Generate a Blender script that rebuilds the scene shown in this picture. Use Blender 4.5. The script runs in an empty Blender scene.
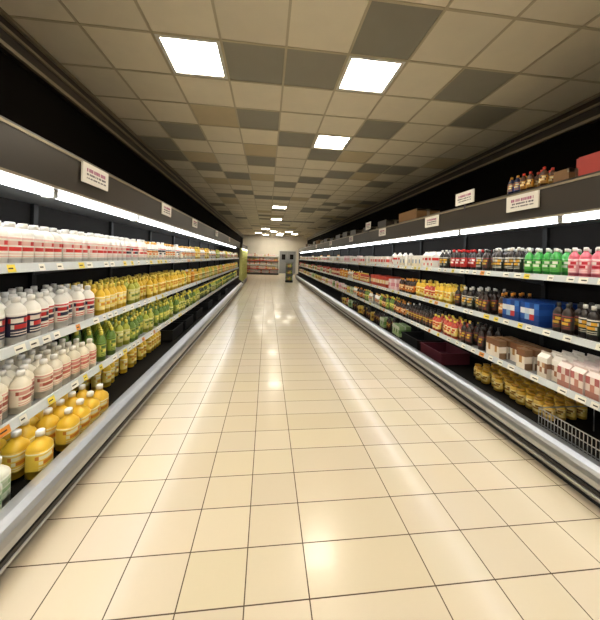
import bpy, math, random
import numpy as np
from mathutils import Matrix, Vector
random.seed(7); rng=np.random.default_rng(7)
sc=bpy.context.scene
sc.view_settings.view_transform='Standard'
sc.view_settings.look='None'
F=288.0
H=1.5; HC=3.47
XL=-1.11; XR=2.03
def lin(c):
    if isinstance(c,str):
        c=c.lstrip('#'); c=[int(c[i:i+2],16)/255 for i in (0,2,4)]
    return tuple(((v/12.92) if v<=.04045 else ((v+.055)/1.055)**2.4) for v in c)
# ---------------- materials
def mat(name,col,rough=.5,metal=0,noise=0,nscale=8,spec=.5,coat=0,bump=0):
    m=bpy.data.materials.new(name); m.use_nodes=True
    nt=m.node_tree; b=nt.nodes['Principled BSDF']
    c=lin(col)
    b.inputs['Base Color'].default_value=(*c,1); b.inputs['Roughness'].default_value=rough
    b.inputs['Metallic'].default_value=metal; b.inputs['Specular IOR Level'].default_value=spec
    b.inputs['Coat Weight'].default_value=coat
    if noise or bump:
        tc=nt.nodes.new('ShaderNodeTexCoord'); n=nt.nodes.new('ShaderNodeTexNoise')
        n.inputs['Scale'].default_value=nscale; n.inputs['Detail'].default_value=5
        nt.links.new(tc.outputs['Object'],n.inputs['Vector'])
        if noise:
            mx=nt.nodes.new('ShaderNodeMix'); mx.data_type='RGBA'
            mx.inputs[6].default_value=(*[v*(1-noise) for v in c],1)
            mx.inputs[7].default_value=(*[min(1,v*(1+noise)) for v in c],1)
            nt.links.new(n.outputs['Fac'],mx.inputs[0]); nt.links.new(mx.outputs[2],b.inputs['Base Color'])
        if bump:
            bp=nt.nodes.new('ShaderNodeBump'); bp.inputs['Strength'].default_value=bump; bp.inputs['Distance'].default_value=.01
            nt.links.new(n.outputs['Fac'],bp.inputs['Height']); nt.links.new(bp.outputs['Normal'],b.inputs['Normal'])
    return m
def attrmat(name,rough=.35,spec=.5,noise=0,nscale=10,coat=0,fine=0):
    m=bpy.data.materials.new(name); m.use_nodes=True
    nt=m.node_tree; b=nt.nodes['Principled BSDF']
    a=nt.nodes.new('ShaderNodeAttribute'); a.attribute_name='Col'
    b.inputs['Roughness'].default_value=rough; b.inputs['Specular IOR Level'].default_value=spec
    b.inputs['Coat Weight'].default_value=coat
    out=a.outputs['Color']
    if noise:
        tc=nt.nodes.new('ShaderNodeTexCoord'); n=nt.nodes.new('ShaderNodeTexNoise')
        n.inputs['Scale'].default_value=nscale; n.inputs['Detail'].default_value=6
        nt.links.new(tc.outputs['Object'],n.inputs['Vector'])
        mr=nt.nodes.new('ShaderNodeMapRange'); mr.inputs['To Min'].default_value=1-noise; mr.inputs['To Max'].default_value=1+noise*.6
        nt.links.new(n.outputs['Fac'],mr.inputs['Value'])
        vm=nt.nodes.new('ShaderNodeVectorMath'); vm.operation='SCALE'
        nt.links.new(out,vm.inputs[0]); nt.links.new(mr.outputs['Result'],vm.inputs['Scale'])
        out=vm.outputs['Vector']
        r=nt.nodes.new('ShaderNodeMapRange'); r.inputs['To Min'].default_value=rough*.85; r.inputs['To Max'].default_value=rough*1.15
        nt.links.new(n.outputs['Fac'],r.inputs['Value']); nt.links.new(r.outputs['Result'],b.inputs['Roughness'])
    nt.links.new(out,b.inputs['Base Color'])
    return m
def emat(name,col,strength,pattern=False):
    m=bpy.data.materials.new(name); m.use_nodes=True; nt=m.node_tree
    b=nt.nodes['Principled BSDF']; b.inputs['Base Color'].default_value=(.8,.8,.8,1)
    b.inputs['Emission Color'].default_value=(*lin(col),1); b.inputs['Emission Strength'].default_value=strength
    if pattern:
        tc=nt.nodes.new('ShaderNodeTexCoord'); w=nt.nodes.new('ShaderNodeTexWave')
        w.wave_profile='SIN'; w.bands_direction='X'; w.inputs['Scale'].default_value=1.6; w.inputs['Distortion'].default_value=.3
        nt.links.new(tc.outputs['Object'],w.inputs['Vector'])
        mr=nt.nodes.new('ShaderNodeMapRange'); mr.inputs['To Min'].default_value=strength*.75; mr.inputs['To Max'].default_value=strength*1.25
        nt.links.new(w.outputs['Fac'],mr.inputs['Value']); nt.links.new(mr.outputs['Result'],b.inputs['Emission Strength'])
    return m
M_black=mat('dark_plastic','#100f0e',.5)
M_dark=mat('dark_interior','#181512',.7,noise=.2,spec=.15)
M_fascia=mat('fascia_paint','#39332c',.35,noise=.12,nscale=3)
M_metal=mat('brushed_metal','#b4b6b8',.28,.85,noise=.08,nscale=30)
M_rail=mat('price_rail_plastic','#d2d9dc',.3,0)
M_shelf=mat('shelf_enamel','#8c8e8f',.4,.2)
M_upr=mat('upright_metal','#232322',.5,.3,spec=.2)
M_white=mat('white_enamel','#d8d8d2',.4)
M_wall=mat('wall_paint_dark','#0d0a07',.9,noise=.25,nscale=2,spec=.05)
M_wallb=mat('wall_paint_beige','#e2dccf',.8,noise=.1,nscale=2)
M_trim=mat('trim_metal','#a1967f',.35,.5)
M_tbar=mat('ceiling_tbar','#bbb095',.5)
M_grout=mat('grout','#5a4a38',.9,noise=.2)
M_prod=attrmat('product_packaging',.3,.5)
M_floor=attrmat('floor_ceramic_tile',.22,.5,noise=.012,nscale=40,coat=.1)
M_ceil=attrmat('ceiling_mineral_tile',.85,.2,noise=.08,nscale=5)
M_tube=emat('case_tube_light','#f8fbff',14)
M_fill=emat('added_shelf_fill','#fbf9f4',11)  # fill glow added under the shelf fronts to brighten lower goods
M_panel=emat('ceiling_panel_light','#fff4e0',33,True)
M_card=mat('cardboard','#7a5a38',.8,noise=.15)
# ---------------- mesh helpers
def mkobj(name,verts,faces,mats,midx=None,parent=None,smooth=False):
    me=bpy.data.meshes.new(name); me.from_pydata([tuple(v) for v in verts],[],faces)
    for m in (mats if isinstance(mats,list) else [mats]): me.materials.append(m)
    if midx is not None: me.polygons.foreach_set('material_index',midx)
    if smooth: me.polygons.foreach_set('use_smooth',[True]*len(me.polygons))
    me.update()
    o=bpy.data.objects.new(name,me); sc.collection.objects.link(o)
    if parent: o.parent=parent
    return o
def empty(name,loc=(0,0,0)):
    e=bpy.data.objects.new(name,None); e.empty_display_size=.2; sc.collection.objects.link(e); return e
class B:
    def __init__(s): s.v=[];s.f=[];s.m=[]
    def box(s,x0,x1,y0,y1,z0,z1,m=0):
        x0,x1=min(x0,x1),max(x0,x1); n=len(s.v)
        s.v+=[(x0,y0,z0),(x1,y0,z0),(x1,y1,z0),(x0,y1,z0),(x0,y0,z1),(x1,y0,z1),(x1,y1,z1),(x0,y1,z1)]
        for q in [(0,3,2,1),(4,5,6,7),(0,1,5,4),(1,2,6,5),(2,3,7,6),(3,0,4,7)]: s.f.append(tuple(n+i for i in q)); s.m.append(m)
        return s
    def prof(s,pts,y0,y1,m=0):
        n=len(s.v);k=len(pts)
        a=sum(pts[i][0]*pts[(i+1)%k][1]-pts[(i+1)%k][0]*pts[i][1] for i in range(k))
        if a<0: pts=pts[::-1]
        s.v+=[(p[0],y0,p[1]) for p in pts]+[(p[0],y1,p[1]) for p in pts]
        for i in range(k):
            j=(i+1)%k; s.f.append((n+i,n+j,n+k+j,n+k+i)[::1]); s.m.append(m)
        s.f.append(tuple(n+i for i in range(k))[::-1][::-1]); s.m.append(m)
        s.f.append(tuple(n+k+i for i in range(k))[::-1]); s.m.append(m)
        return s
    def obj(s,name,mats,parent=None):
        return mkobj(name,s.v,s.f,mats,s.m,parent)
# quad soup with face colours
class Q:
    def __init__(s): s.V=[];s.Fc=[];s.C=[];s.n=0;s.S=[]
    def add(s,V,Fq,C,S): s.V.append(V);s.Fc.append(Fq+s.n);s.C.append(C);s.n+=len(V);s.S.append(S)
    def obj(s,name,material,parent=None):
        V=np.concatenate(s.V);Fq=np.concatenate(s.Fc);C=np.concatenate(s.C);S=np.concatenate(s.S)
        me=bpy.data.meshes.new(name); nf=len(Fq)
        me.vertices.add(len(V)); me.vertices.foreach_set('co',V.astype(np.float32).ravel())
        me.loops.add(nf*4); me.loops.foreach_set('vertex_index',Fq.astype(np.int32).ravel())
        me.polygons.add(nf); me.polygons.foreach_set('loop_start',np.arange(0,nf*4,4,dtype=np.int32))
        me.update(calc_edges=True)
        me.polygons.foreach_set('use_smooth',S.astype(bool))
        at=me.color_attributes.new('Col','FLOAT_COLOR','CORNER')
        cc=np.ones((nf*4,4),np.float32); cc[:,:3]=np.repeat(C,4,axis=0)
        at.data.foreach_set('color',cc.ravel())
        me.materials.append(material); me.update()
        o=bpy.data.objects.new(name,me); sc.collection.objects.link(o)
        if parent: o.parent=parent
        return o
# ---------------- room
Y0,Y1=-3.0,27.0
XWL,XWR=-2.28,3.72
# floor tiles
q=Q()
xs=[.23,.82]
while xs[0]>XWL: xs.insert(0,xs[0]-.285)
while xs[-1]<XWR: xs.append(xs[-1]+.3)
g=.0028; TD=.25
y=Y0
base=np.array(lin('#dacdb3'))
while y<Y1:
    for a,b_ in zip(xs[:-1],xs[1:]):
        V=np.array([[a+g,y+g,0],[b_-g,y+g,0],[b_-g,y+TD-g,0],[a+g,y+TD-g,0]])
        k=1+rng.normal(0,.02); c=base*k*np.array([1,1+rng.normal(0,.006),1+rng.normal(0,.02)])
        q.add(V,np.array([[0,1,2,3]]),np.clip(c,0,1)[None,:],np.array([False]))
    y+=TD
fl=empty('floor'); q.obj('floor_tiles',M_floor,fl)
B().box(XWL-.1,XWR+.1,Y0-.1,Y1+.1,-.1,-.0015).obj('floor_grout',M_grout,fl)
# ceiling
T=.6; cx0=.12-4*T; ncol=10; YR0=2.70-T*9; nrow=49
cream='#e4dcc7'; 
dark={(0+4,9),(-1+4,9),(5,8),(7,9),(6,11),(4,12),(8,10),(3,14),(1,12),(6,15),(5,13),(2,16),(4,17),(7,14),(3,11)}
brown={(2,11),(3,13),(1,14),(2,17),(6,13),(5,16)}
lights={(2,9),(5,9),(5,12),(4,23),(4,29),(2,5),(5,5),(2,1),(5,1),(3,38),(2,44),(5,44),(7,44),(4,41),(3,47),(5,47),(6,41)}  # some far-end panels are extras, added to brighten the end of the aisle
q=Q(); ce=empty('ceiling')
for r in range(nrow+1):
    for c in range(ncol):
        if (c,r) in lights: continue
        x0=cx0+c*T; y0=YR0+r*T
        k=(1+rng.normal(0,.04)); col=np.array(lin(cream))*k
        if (c,r) in dark or (r>12 and rng.random()<.13): col=np.array(lin('#989589'))*k
        elif (c,r) in brown or (r>12 and rng.random()<.08): col=np.array(lin('#c8ba9a'))*k
        q.add(np.array([[x0,y0,HC],[x0,y0+T,HC],[x0+T,y0+T,HC],[x0+T,y0,HC]]),np.array([[0,1,2,3]]),np.clip(col,0,1)[None,:],np.array([False]))
q.obj('ceiling_tiles',M_ceil,ce)
b=B()
for c in range(ncol+1): 
    x=cx0+c*T; b.box(x-.011,x+.011,Y0,Y1,HC-.008,HC+.02)
for r in range(nrow+2):
    y=YR0+r*T
    if Y0<y<Y1: b.box(XWL,XWR,y-.011,y+.011,HC-.007,HC+.02)
b.obj('ceiling_grid_bars',M_tbar,ce)
B().box(XWL-.1,XWR+.1,Y0-.1,Y1+.1,HC+.09,HC+.15).obj('ceiling_slab',M_wall,ce)
for (c,r) in sorted(lights):
    x0=cx0+c*T; y0=YR0+r*T
    if y0<Y0: continue
    e=empty('ceiling_light_panel')
    b=B(); a=.014; w=.035
    b.box(x0+a,x0+T-a,y0+a,y0+a+w,HC-.004,HC+.07); b.box(x0+a,x0+T-a,y0+T-a-w,y0+T-a,HC-.004,HC+.07)
    b.box(x0+a,x0+a+w,y0+a+w,y0+T-a-w,HC-.004,HC+.07); b.box(x0+T-a-w,x0+T-a,y0+a+w,y0+T-a-w,HC-.004,HC+.07)
    b.obj('troffer_frame',M_white,e)
    B().box(x0+a+w,x0+T-a-w,y0+a+w,y0+T-a-w,HC+.012,HC+.02).obj('diffuser',M_panel,e)
# walls
B().box(XWL-.1,XWL,Y0,Y1,0,HC+.1).obj('wall_left',M_wall)
B().box(XWR,XWR+.1,Y0,Y1,0,HC+.1).obj('wall_right',M_wall)
B().box(XWL-.1,XWR+.1,Y1,Y1+.1,0,HC+.1).obj('wall_back',M_wallb)
B().box(XWL-.1,XWR+.1,Y0-.1,Y0,0,HC+.1).obj('wall_front',M_wallb)
# double service door on back wall
dr=empty('door_1'); b=B()
b.box(1.05,1.13,Y1-.05,Y1-.001,0,2.18,0); b.box(2.67,2.75,Y1-.05,Y1-.001,0,2.18,0); b.box(1.13,2.67,Y1-.05,Y1-.001,2.1,2.18,0)
b.obj('door_frame',M_white,dr)
b=B(); b.box(1.14,1.895,Y1-.04,Y1-.001,.01,2.09,0); b.box(1.905,2.66,Y1-.04,Y1-.001,.01,2.09,0)
for x in (1.35,2.11): b.box(x,x+.34,Y1-.046,Y1-.04,1.3,1.8,1)
for x in (1.82,1.95): b.box(x,x+.03,Y1-.07,Y1-.04,.95,1.2,2)
b.obj('door_leaves',[M_shelf,M_dark,M_metal],dr)
def trim(name,xw,s):
    b=B()
    b.box(xw,xw-s*.05,Y0,Y1,HC-.30,HC-.02,1)
    b.box(xw-s*.05,xw-s*.085,Y0,Y1,HC-.05,HC-.02,0)
    b.box(xw-s*.05,xw-s*.075,Y0,Y1,HC-.15,HC-.125,0)
    b.box(xw-s*.05,xw-s*.085,Y0,Y1,HC-.30,HC-.265,0)
    b.obj(name,[M_trim,M_fascia])
trim('trim_1',XWL,-1); trim('trim_2',XWR,1)
# ---------------- cases
SH=[1.41,.965,.56]
def case(xf,s,ya,yb):
    E=empty('refrigerated_display_case')
    X=lambda d: xf+s*d
    P=lambda pts:[(X(a),z) for a,z in pts]
    B().box(X(.07),X(1.0),ya,yb,0.0,.06).obj('kick_plinth',M_black,E)
    b=B(); b.prof(P([(.05,.06),(.02,.06),(0,.085),(0,.10),(.012,.112),(.012,.138),(0,.15),(0,.185),(.010,.215),(.03,.235),(.07,.25),(.125,.25),(.125,.23),(.06,.21)]),ya,yb)
    b.obj('bumper_rail',M_metal,E)
    B().box(X(-.004),X(.010),ya,yb,.113,.137).obj('bumper_insert',M_black,E)
    b=B(); b.prof(P([(.06,.06),(.06,.21),(.12,.23),(.135,.13),(.92,.16),(.92,.06)]),ya,yb); b.obj('tub',M_dark,E)
    B().box(X(.93),X(1.0),ya,yb,.06,2.14).obj('back_panel',M_dark,E)
    b=B(); b3=B()
    for z in SH:
        b.box(X(.25),X(.93),ya,yb,z-.022,z,0)
        b.prof(P([(.25,z+.016),(.236,z+.016),(.222,z-.034),(.25,z-.034)]),ya,yb,1)
        b3.box(X(.256),X(.272),ya+.02,yb-.02,z-.030,z-.023)  # added glowing strip, hidden behind the lip, lights the products below
        y=ya+.6
        while y<yb:
            b.prof(P([(.93,z-.022),(.93,z-.12),(.88,z-.12),(.3,z-.03),(.3,z-.022)]),y,y+.006,0); y+=1.25
    b.obj('shelves',[M_shelf,M_rail],E); b3.obj('added_fill_strips',M_fill,E)
    b=B(); y=ya+.6
    while y<yb:
        b.box(X(.90),X(.93),y-.02,y+.03,.165,1.9,0); y+=1.25
    b.obj('uprights',M_upr,E)
    # canopy
    b=B(); b.prof(P([(.20,1.885),(.20,2.14),(.215,2.16),(1.0,2.16),(1.0,2.13),(.24,2.12),(.24,1.90),(.26,1.885)]),ya,yb,0)
    b.box(X(.24),X(.93),ya,yb,1.90,1.915,1)
    b.box(X(.193),X(.20),ya,yb,1.885,1.90,2); b.box(X(.193),X(.20),ya,yb,2.125,2.14,2)
    b.obj('canopy',[M_fascia,M_shelf,M_trim],E)
    # tube lights
    b=B(); b2=B(); y=ya+.05
    while y+1.2<=yb:
        b.prof(P([(.262,1.895),(.262,1.862),(.285,1.842),(.315,1.852),(.325,1.895)]),y,y+1.16,0)
        b2.box(X(.258),X(.33),y+1.16,y+1.20,1.84,1.898); y+=1.2
    b.obj('tube_lights',M_tube,E); b2.obj('lamp_holders',M_white,E)
    # end panels
    b=B()
    for yy in (ya-.04,yb):
        b.prof(P([(.04,0.0),(.0,.25),(.2,.40),(.2,2.16),(1.0,2.16),(1.0,0)]),yy,yy+.04)
    b.obj('end_panels',M_fascia,E)
    # price tags
    q=Q()
    for z in SH:
        y=ya+.1
        while y<yb-.1:
            w=random.uniform(.045,.075)
            col=random.choice(['#f4f2e6']*6+['#f2dc55']*2+['#e8983a'])
            xa,xb=X(.233),X(.2215)
            V=np.array([[xa-s*.002,y,z+.010],[xa-s*.002,y+w,z+.010],[xb-s*.002,y+w,z-.030],[xb-s*.002,y,z-.030]])
            q.add(V,np.array([[0,1,2,3]]),np.array([lin(col)]),np.array([False]))
            V=V.copy(); V[:,0]-=s*.0006; V[:,1]=[y+.006,y+w*.7,y+w*.7,y+.006]; V[:,2]=[z-.006,z-.006,z-.014,z-.014]
            V[0:2,0]=xa-s*.0026-(xa-xb)*.4; V[2:4,0]=xa-s*.0026-(xa-xb)*.6
            q.add(V,np.array([[0,1,2,3]]),np.array([lin('#33302c')]),np.array([False]))
            y+=w+random.choice([.03,.06,.1,.16])
    q.obj('price_tags',M_prod,E)
    return E
YLe,YRe=14.0,20.4
case(XL,-1,-1.6,YLe); case(XR,1,-1.6,YRe)
# ---------------- product prototypes
def ring(p,n):
    a=np.arange(n)*2*np.pi/n+np.pi/n
    c,s_=np.cos(a),np.sin(a)
    r=1/((np.abs(c)**p+np.abs(s_)**p)**(1/p))
    return np.stack([c*r,s_*r],1),a
def lathe(rings,p,n,rx=1,ry=1):
    base,a=ring(p,n)
    V=np.concatenate([np.column_stack([base*r*np.array([rx,ry]),np.full(n,z)]) for z,r,_ in rings])
    Fq=[];C=[]
    for i in range(len(rings)-1):
        col=rings[i+1][2]
        for k in range(n):
            k2=(k+1)%n; Fq.append((i*n+k,i*n+k2,(i+1)*n+k2,(i+1)*n+k))
            am=a[k]+np.pi/n
            C.append(lin(col(am) if callable(col) else col))
    return V,np.array(Fq),np.array(C),np.ones(len(Fq))
def bottle(Hh,R,body,cap,label,acc,acc2=None,p=2,slim=False,shoulder=.66,capr=.4,ry=1):
    acc2=acc2 or acc
    def mk(n):
        # label art: title band with letter-like breaks, logo block, fine-print lines
        def title(a):
            if math.cos(a)<.3: return label
            k=int((math.sin(a)+1)*8) if n>=16 else 0
            return acc if k%2==0 else (acc2 if n>=16 else acc)
        L2=lambda a:(acc if math.cos(a)>.8 else (acc2 if math.cos(a)>.5 else label))
        fine=lambda a:(acc2 if math.cos(a)>.55 else label)
        z0,z1=.16*Hh,(shoulder-.05)*Hh; d=z1-z0
        R2=R*1.01
        rings=[(0,R*.93,body),(.02*Hh,R,body),(z0,R,body),(z0,R2,label),(z0+d*.08,R2,label),(z0+d*.13,R2,fine),(z0+d*.20,R2,label),(z0+d*.25,R2,fine),(z0+d*.36,R2,label),
               (z0+d*.55,R2,L2),(z0+d*.63,R2,label),(z0+d*.83,R2,title),(z0+d*.92,R2,label),(z1,R2,lambda a:acc2),
               (z1,R,body),(shoulder*Hh,R,body),((shoulder+.08)*Hh,R*.86,body),((shoulder+.15)*Hh,R*.55,body),((shoulder+.19)*Hh,R*.36,body),(.88*Hh,R*.34,body),
               (.88*Hh,R*capr,cap),(.985*Hh,R*capr,cap),(Hh,R*capr*.85,cap),(Hh,R*.01,cap)]
        return lathe(rings,p,n,1,ry)
    return mk
def boxp(w,d,h,side,front,grid=None,gable=False,top=None):
    def mk(n):
        V=[];Fq=[];C=[]
        def quad(a,b_,c,d_,col):
            k=len(V); V.extend([a,b_,c,d_]); Fq.append((k,k+1,k+2,k+3)); C.append(lin(col))
        X0,X1,Y0_,Y1_=-d/2,d/2,-w/2,w/2; hb=h*.78 if gable else h
        G=grid or [[front]]; R_=len(G)
        for i,row in enumerate(G):
            zt=hb*(1-i/R_);zb=hb*(1-(i+1)/R_); K=len(row)
            for j,col in enumerate(row):
                ya=Y0_+w*j/K; yb=Y0_+w*(j+1)/K
                quad((X1,ya,zb),(X1,yb,zb),(X1,yb,zt),(X1,ya,zt),col)
            quad((X0,Y0_,zb),(X1,Y0_,zb),(X1,Y0_,zt),(X0,Y0_,zt),row[0] if i%2 else side)
            quad((X1,Y1_,zb),(X0,Y1_,zb),(X0,Y1_,zt),(X1,Y1_,zt),row[-1] if i%2 else side)
        quad((X0,Y1_,0),(X0,Y0_,0),(X0,Y0_,hb),(X0,Y1_,hb),side)
        t=top or side
        if gable:
            zr=h*.93
            quad((X1,Y0_,hb),(X1,Y1_,hb),(.002,Y1_,zr),(.002,Y0_,zr),front)
            quad((X0,Y1_,hb),(X0,Y0_,hb),(-.002,Y0_,zr),(-.002,Y1_,zr),side)
            quad((X0,Y0_,hb),(X1,Y0_,hb),(.002,Y0_+.012,zr),(-.002,Y0_+.012,zr),side)
            quad((X1,Y1_,hb),(X0,Y1_,hb),(-.002,Y1_-.012,zr),(.002,Y1_-.012,zr),side)
            for x_,sg in ((.003,1),(-.003,-1)):
                a=[(x_,Y0_,zr-.004),(x_,Y1_,zr-.004),(x_,Y1_,h),(x_,Y0_,h)]
                if sg<0:a=a[::-1]
                quad(*a,t)
            quad((.003,Y0_,h),(.003,Y1_,h),(-.003,Y1_,h),(-.003,Y0_,h),t)
        else: quad((X0,Y0_,h),(X1,Y0_,h),(X1,Y1_,h),(X0,Y1_,h),t)
        return np.array(V,float),np.array(Fq),np.array(C),np.zeros(len(Fq))
    return mk
def fill(q,side,xf,z,d0,ya,yb,types,pitch,pd,rows,run=(2,4),lod=6,miss=.04):
    y=ya+pitch/2; cache={}
    while y<yb-pitch/2+1e-6:
        t=random.choice(types)
        for _ in range(random.randint(*run)):
            if y>yb-pitch/2+1e-6: break
            n=20 if y<3.5 else (12 if y<lod else 8)
            key=(id(t),n)
            if key not in cache: cache[key]=t(n)
            V,Fq,C,S=cache[key]
            off=random.choice([0,0,0,.01,.02,.05]) 
            for r in range(rows if y<lod else max(1,rows-1)):
                if r==0 and random.random()<miss: continue
                V2=V.copy()
                a=random.uniform(-.18,.18); ca,sa=math.cos(a),math.sin(a)
                if S[0]<.5: ca,sa=math.cos(a*.2),math.sin(a*.2)
                xx=V2[:,0]*ca-V2[:,1]*sa; yy=V2[:,0]*sa+V2[:,1]*ca
                sg=-1 if side>0 else 1
                V2[:,0]=sg*xx; V2[:,1]=sg*yy
                V2[:,0]+=xf+side*(d0+off+r*pd); V2[:,1]+=y+random.uniform(-.003,.003); V2[:,2]+=z+.001
                k=random.uniform(.9,1.04)
                q.add(V2,Fq,np.clip(C*k,0,1),S)
            y+=pitch
W='#f2efe6'
milk_red=boxp(.082,.082,.235,'#f0ece4','#f4f0ea',[[W]*3,['#d8342c','#f4f0ea','#d8342c'],['#f4f0ea']*3,[W,'#d8342c',W],[W]*3],gable=True)
milk_b=bottle(.24,.042,W,'#f4f2ec',W,'#d2322c','#e8c0b8',p=4,shoulder=.7,capr=.45)
milk_b2=bottle(.24,.042,W,'#f4f2ec','#f0ece4','#26243a','#c92f2c',p=3,shoulder=.7,capr=.45)
milk_or=bottle(.23,.040,W,'#e9b25a','#efe4c8','#d97b28','#2f3a68',p=2.5)
milk_navy=bottle(.265,.044,W,'#f4f2ec','#f0eadf','#1f2440','#c42e2c',p=3,shoulder=.68)
milk_navy2=bottle(.265,.044,W,'#f4f2ec','#2a2b46','#c42e2c','#e8e2d8',p=3,shoulder=.68)
yel=bottle(.25,.038,'#e9c032','#f0d860','#f5dd6a','#d9962f','#f6edc6')
yel2=bottle(.25,.038,'#dcae38','#e8c040','#e8c850','#7e8a38','#f6edc6')
yelg=bottle(.25,.038,'#b4b844','#e8d85a','#d7d072','#6e8a3a','#e8e6b0')
ora=bottle(.25,.038,'#e4962c','#f0efe8','#efb048','#d4702c','#f4e3b0')
cream=bottle(.235,.045,'#f0e6cc','#efe9dc','#eee0c4','#c96a58','#d98a80',p=3,shoulder=.66)
cream2=bottle(.235,.045,'#efe6d0','#f4f0e8','#f0e6d2','#a5503e','#d9a090',p=3,shoulder=.66)
grn=bottle(.25,.037,'#6a8a38','#e8d85a','#aab850','#e9dc6c','#4a6a28')
dgrn=bottle(.26,.036,'#2e421e','#d9c34a','#7a8a3c','#d8cf68','#2c3a1c')
jug=bottle(.26,.058,'#ecc038','#f4f1e6','#f2d050','#d98a2c','#f6ecc0',p=3,shoulder=.62,capr=.36)
whg=bottle(.25,.052,'#eef2e6','#f4f4ee','#e6efdc','#a8ca96','#cfdfc0',p=3,shoulder=.64)
pink=bottle(.23,.036,'#dc6c7c','#f0ece6','#eca8b0','#c4263c','#f6e2e0')
green=bottle(.23,.036,'#3aa244','#f2f0ea','#62be52','#e8f0dc','#2a7a34')
cola=bottle(.25,.036,'#1d120e','#d9302e','#c9342e','#f0e6e0','#8a1a18')
dark2=bottle(.25,.036,'#221814','#e9e6de','#2c362a','#e0a838','#d4d0c4')
dark3=bottle(.24,.037,'#301d16','#e0963a','#d9803a','#f2dcae','#4a2e20')
dark4=bottle(.24,.037,'#2a1a12','#3a3835','#3b3936','#d0a840','#8a3028')
dblue=bottle(.17,.028,'#20284a','#d9a23a','#3a4a8a','#e8d8a0','#c88a30')
damb=bottle(.17,.028,'#4a2a18','#c83a2c','#c8923a','#f0e0b0','#3a2418')
redy=bottle(.22,.04,'#c8503c','#f0d75a','#ecd070','#c84030','#f4ead0')
yjar=bottle(.14,.042,'#d9ae3c','#b8862a','#e6c660','#8a5a24','#f0e0a8',shoulder=.70,capr=.8)
carW=boxp(.088,.075,.215,'#d8cfc2','#e4dccf',[[W]*4,['#8a624a','#e8dfd2','#c79a74','#8a624a'],['#e8dfd2','#a56f4c','#e8dfd2','#7a5440'],['#ddd2c2']*4],gable=True)
carP=boxp(.088,.075,.20,'#dcc8c0','#e6d4cc',[['#b86a68','#ecdcd4','#b86a68'],['#ecdcd4','#c88878','#ecdcd4'],['#b07a6c']*3],gable=True)
carBr=boxp(.085,.08,.18,'#8a6a4c','#e8dcc8',[['#7e5438']*3,['#efe6d6','#b98a50','#efe6d6'],['#efe6d6']*3])
pkW=boxp(.10,.09,.17,'#ece8e0',W,[[W]*3,['#d86058','#f4efe8','#d86058'],[W]*3])
pkC=boxp(.09,.09,.18,'#ece8e0',W,[[W]*3,['#f0ead8','#5878a8','#f0ead8'],['#e8dcc0']*3])
pkP=boxp(.10,.09,.19,'#ecc8ca','#eed0d2',[['#f0e2e2']*3,['#c8687c','#f4e6e6','#dc98a4'],['#eed0d2']*3])
pkR=boxp(.12,.1,.22,'#b8402c','#c84a3c',[['#c84a3c']*3,['#f0e0c8','#e8c24a','#f0e0c8'],['#b03828']*3])
pkB=boxp(.18,.14,.2,'#1f4a9a','#2a5cb4',[['#1c4690','#2a62bc','#1c4690','#3a74c8'],['#e8eef4','#d8e2ee','#e8eef4','#2a5cb4'],['#2456a8','#8ab4e0','#c83a38','#1c4690'],['#1a3f86']*4])
pkY=boxp(.1,.1,.16,'#e0c058','#e8cc62',[['#e8cc62']*3,['#8a6230','#f0dc8a','#8a6230'],['#dcb850']*3])
pkG=boxp(.1,.1,.18,'#9ab47c','#b4c890',[['#e8ead8']*3,['#68904a','#e8ead8','#68904a'],['#b4c890']*3])
def put(name,side,specs):
    q=Q(); xf=XL if side<0 else XR
    for (z,ya,yb,types,pitch,rows,*ex) in specs:
        d0=ex[0] if ex else .30
        fill(q,side,xf,z,d0,ya,yb,types,pitch,ex[1] if len(ex)>1 else .1,rows)
    return q.obj(name,M_prod)
put('milk_bottles',-1,[(SH[0],.3,2.35,[milk_b],.088,4),(SH[0],2.35,3.5,[milk_b2,milk_b],.088,4),(SH[0],3.5,5.5,[milk_or,milk_b2],.088,3)])
put('juice_bottles',-1,[(SH[0],5.5,8.0,[yel,milk_or,yel2],.085,2),(SH[0],8,YLe-.1,[yel,cream,yelg,milk_or],.085,2)])
put('milk_bottles',-1,[(SH[1],.3,2.6,[milk_navy,milk_navy2,milk_navy],.092,4)])
put('juice_bottles',-1,[(SH[1],2.6,5.5,[yel,yel,yel,yelg],.08,4),(SH[1],5.5,YLe-.1,[yel,ora,yelg,yel2],.083,2)])
put('yoghurt_drink_bottles',-1,[(SH[2],.3,2.6,[cream,cream2],.094,4)])
put('oil_bottles',-1,[(SH[2],2.64,5.0,[grn,yelg,grn],.08,4),(SH[2],5.0,9,[dgrn,yelg,grn],.08,2),(SH[2],9,YLe-.1,[grn,yel,dgrn],.08,2)])
put('detergent_bottles',-1,[(.165,.5,1.80,[whg],.11,5,.205,.12)])
put('oil_jugs',-1,[(.165,1.83,2.6,[jug],.122,5,.21,.13)])
put('oil_bottles',-1,[(.165,2.95,4.6,[yel],.085,4,.45,.1)])
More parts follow.
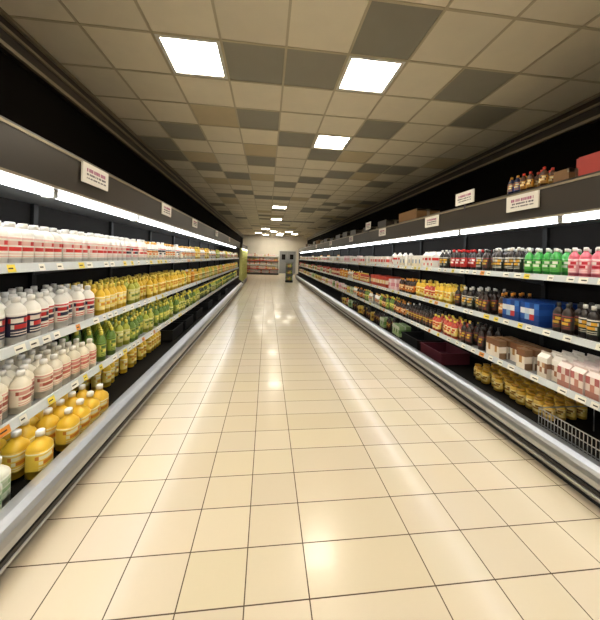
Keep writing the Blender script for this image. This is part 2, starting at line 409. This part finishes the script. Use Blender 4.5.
# right
put('soft_drink_bottles',1,[(SH[0],.5,2.05,[pink,pink,redy],.078,4),(SH[0],2.05,2.4,[green],.078,4),(SH[0],2.4,3.7,[cola,dark2,dark4,dark2],.078,4)])
put('dairy_cartons',1,[(SH[0],3.75,5.6,[pkW,milk_red,pkC],.105,3),(SH[0],5.6,8.5,[pkW,pkP,pkC],.105,2),(SH[0],8.5,YRe-.1,[pkW,pkY,milk_or,pkC],.105,2)])
put('sauce_bottles',1,[(SH[1],.5,2.15,[dark3,dark4,dark2],.08,4),(SH[1],2.62,3.4,[dark2,dark3,dark4],.08,4),(SH[1],3.4,4.9,[redy,dark3,yel,milk_b2],.085,3),(SH[1],6.4,9,[redy,milk_or,ora],.085,2)])
put('beverage_multipacks',1,[(SH[1],2.2,2.58,[pkB],.188,3,.34,.15)])
put('snack_boxes',1,[(SH[1],4.95,6.3,[pkP,pkR,pkP],.125,3),(SH[1],9,YRe-.1,[pkR,pkY,pkW,pkG],.125,2)])
put('juice_cartons',1,[(SH[2],.5,2.3,[carW,carP,carW],.095,4),(SH[2],2.3,2.85,[carBr,carW],.095,3)])
put('sauce_bottles',1,[(SH[2],2.85,4.6,[dark3,dark2,redy,dark4],.085,3),(SH[2],4.6,7.5,[grn,milk_or,dark3],.085,2)])
put('food_packets',1,[(SH[2],7.5,YRe-.1,[pkW,pkG,pkP,pkY],.115,2)])
put('jar_tray_products',1,[(.165,2.2,3.2,[yjar],.09,4,.44,.105)])
put('tinned_goods',1,[(.165,4.8,9,[pkG,dark4,pkY,redy],.11,2,.35,.12)])
put('small_bottles',1,[(2.16,2.16,2.66,[dblue,damb,dark4],.065,2,.28,.08)])
# crates in tubs
def crate(xc,yc,z,w,l,h,m,name='plastic_crate'):
    b=B(); t=.012
    b.box(xc-w/2,xc+w/2,yc-l/2,yc+l/2,z,z+t)
    b.box(xc-w/2,xc-w/2+t,yc-l/2,yc+l/2,z+t,z+h); b.box(xc+w/2-t,xc+w/2,yc-l/2,yc+l/2,z+t,z+h)
    b.box(xc-w/2+t,xc+w/2-t,yc-l/2,yc-l/2+t,z+t,z+h); b.box(xc-w/2+t,xc+w/2-t,yc+l/2-t,yc+l/2,z+t,z+h)
    b.box(xc-w/2-.01,xc+w/2+.01,yc-l/2-.01,yc-l/2,z+h-.02,z+h); b.box(xc-w/2-.01,xc+w/2+.01,yc+l/2,yc+l/2+.01,z+h-.02,z+h)
    return b.obj(name,m)
for yc in (4.9,5.6,6.4,7.6,9,10.5): crate(XL-.5,yc,.165,.4,.55,.16,M_black)
M_mar=mat('maroon_plastic','#4e1c26',.45)
for yc,m in ((3.75,M_mar),(4.35,M_black)): crate(XR+.45,yc,.165,.4,.5,.15,m)
def wires(name,xf,s,ya,yb):
    b=B(); x=xf+s*.145; t=.002
    y=ya
    while y<=yb+1e-6:
        b.box(x-t,x+t,y-t,y+t,.24,.37); y+=.025
    for z in (.25,.31,.37): b.box(x-.003,x+.003,ya-.004,yb+.004,z-.003,z+.003)
    for yy in (ya,yb): b.box(x,x+s*.5,yy-.003,yy+.003,.367,.373); b.box(x+s*.5-.003,x+s*.5+.003,yy-.003,yy+.003,.165,.373)
    return b.obj(name,M_metal)
wires('wire_basket',XR,1,1.3,2.05)
def cardbox(x,y,w,l,h,m,z=2.161):
    b=B(); b.box(x-w/2,x+w/2,y-l/2,y+l/2,z,z+h,0); b.box(x-.025,x+.025,y-l/2-.001,y+l/2+.001,z,z+h+.001,1)
    b.box(x-w/2-.001,x+w/2+.001,y-l/2,y-l/2+.01,z+h-.03,z+h+.001,1)
    return b.obj('cardboard_box',[m,M_trim])
M_red=mat('red_box','#a32c1e',.5)
cardbox(XR+.36,2.05,.16,.12,.10,M_card); cardbox(XR+.66,2.04,.25,.22,.24,M_red); cardbox(XR+.40,1.83,.22,.2,.16,M_red); cardbox(XR+.66,1.5,.3,.28,.26,M_red); cardbox(XR+.42,1.05,.25,.3,.16,M_card)
for i in range(14):
    cardbox(XR+.55,4.6+i*1.0+random.uniform(0,.3),.4,random.uniform(.4,.75),random.uniform(.10,.24),random.choice([M_card,M_fascia,M_fascia]))
# signs
M_pink=mat('sign_print_magenta','#a86080',.5); M_ink=mat('sign_print_ink','#4a4450',.5); M_sign=mat('sign_card','#e9e5dc',.5)
def sign(side,yc,zc,w=.32,h=.14,x=None,pole=False):
    xf=(XL if side<0 else XR)+side*.19; s=side; b=B()
    b.box(xf-s*.012,xf,yc-w/2,yc+w/2,zc-h/2,zc+h/2,0)
    f=xf-s*.012
    for row,(zt,zb,mi) in enumerate([(.26,.08,1),(-.0,-.10,2),(-.2,-.28,2)]):
        k=yc-w*.36
        while k<yc+w*.34:
            ww=random.uniform(.006,.016); b.box(f-s*.001,f,k,k+ww,zc+h*zb,zc+h*zt,mi); k+=ww+random.choice([.004,.004,.012])
    if pole: b.box(xf-.004,xf,yc-.01,yc+.01,2.10,zc-h/2,2)
    return b.obj('shelf_sign',[M_sign,M_pink,M_ink])
for y_ in (2.32,3.85,5.3,7.5,10): sign(-1,y_,2.06)
for y_ in (2.3,3.7,5.4,7.5,10,13): sign(1,y_,2.05)
sign(1,3.05,2.24,.3,.14,pole=True); sign(1,6.2,2.26,.3,.16,pole=True)
# far left upright cooler
E=empty('upright_cooler'); b=B()
x0=XL-.9
b.box(x0,XL-.1,YLe+.1,YLe+4,0,.2,0); b.box(x0,x0+.06,YLe+.1,YLe+4,.2,1.9,0); b.box(x0,XL-.1,YLe+.1,YLe+4,1.9,2.1,0)
for i in range(5): yy=YLe+.1+i*.96; b.box(x0,XL-.1,yy,yy+.05,.2,1.9,1)
for z in (.6,1.0,1.45): b.box(x0+.06,XL-.14,YLe+.1,YLe+4,z-.02,z,1)
b.box(XL-.2,XL-.14,YLe+.15,YLe+3.9,1.84,1.89,2)
b.obj('cooler_body',[M_fascia,mat('cooler_side_panel','#c9c878',.5),M_tube],E)
q=Q()
for z in (.2,.6,1.0,1.45): fill(q,-1,XL,z,.28,YLe+.2,YLe+3.9,[yelg,yel,yelg],.1,.1,2)
q.obj('cooler_bottles',M_prod,E)
# back wall display
E=empty('grocery_shelving'); b=B(); yb=24.6
b.box(-1.9,1.0,yb,yb+.8,0,.15,0); b.box(-1.9,1.0,yb+.75,yb+.8,.15,1.75,1)
for z in (.5,.85,1.2,1.55): b.box(-1.9,1.0,yb+.1,yb+.75,z-.02,z,1); b.box(-1.9,1.0,yb+.085,yb+.1,z-.05,z+.01,2 if z in(.5,1.2) else 1)
for x in (-1.9,-.95,0,.96): b.box(x,x+.04,yb+.1,yb+.8,.15,1.8,1)
b.obj('shelf_frame',[M_fascia,M_white,mat('shelf_header_red','#b8483c',.5)],E)
q=Q()
for z in (.15,.5,.85,1.2,1.55):
    x=-1.8
    while x<.85:
        t=random.choice([pkW,pkR,pkC,pkP,pkY]); V,Fq,C,S=t(8)
        V2=np.column_stack([V[:,1]+x+.06,-V[:,0]+yb+.2,V[:,2]+z+.001]); q.add(V2,Fq,C,S); x+=.14
q.obj('shelf_goods',M_prod,E)
# promotional display stand
E=empty('promotional_display_stand'); b=B(); x,y=1.36,17.6
b.box(x-.22,x+.22,y-.2,y+.2,0,.12,0); b.box(x-.22,x+.22,y+.16,y+.2,.12,1.25,1); b.box(x-.22,x-.19,y-.2,y+.16,.12,1.2,1); b.box(x+.19,x+.22,y-.2,y+.16,.12,1.2,1)
for z in (.5,.9): b.box(x-.19,x+.19,y-.2,y+.16,z-.02,z,1)
b.box(x-.23,x+.23,y-.21,y-.17,1.2,1.4,1); b.obj('stand_frame',[M_upr,M_shelf],E)
q=Q()
for z in (.12,.5,.9):
    for k in range(4):
        V,Fq,C,S=(grn,redy,yel)[k%3](8); V2=V.copy(); V2[:,0]+=x-.14+k*.09; V2[:,1]+=y-.1; V2[:,2]+=z+.001; q.add(V2,Fq,C,S)
q.obj('stand_bottles',M_prod,E)
# ---------------- world
w=bpy.data.worlds.new('World'); sc.world=w; w.use_nodes=True
w.node_tree.nodes['Background'].inputs[0].default_value=(.02,.02,.02,1)
# ---------------- camera
cd=bpy.data.cameras.new('Camera'); cam=bpy.data.objects.new('Camera',cd); sc.collection.objects.link(cam)
cd.sensor_fit='HORIZONTAL'; cd.sensor_width=36; cd.lens=F/600*36; cd.shift_y=-52/600; cd.clip_start=.05
cam.matrix_world=Matrix.Translation((0,0,H))@Matrix.Rotation(math.radians(-6.5),4,'Z')@Matrix.Rotation(math.radians(90),4,'X')@Matrix.Rotation(math.radians(1.7),4,'Z')
sc.camera=cam
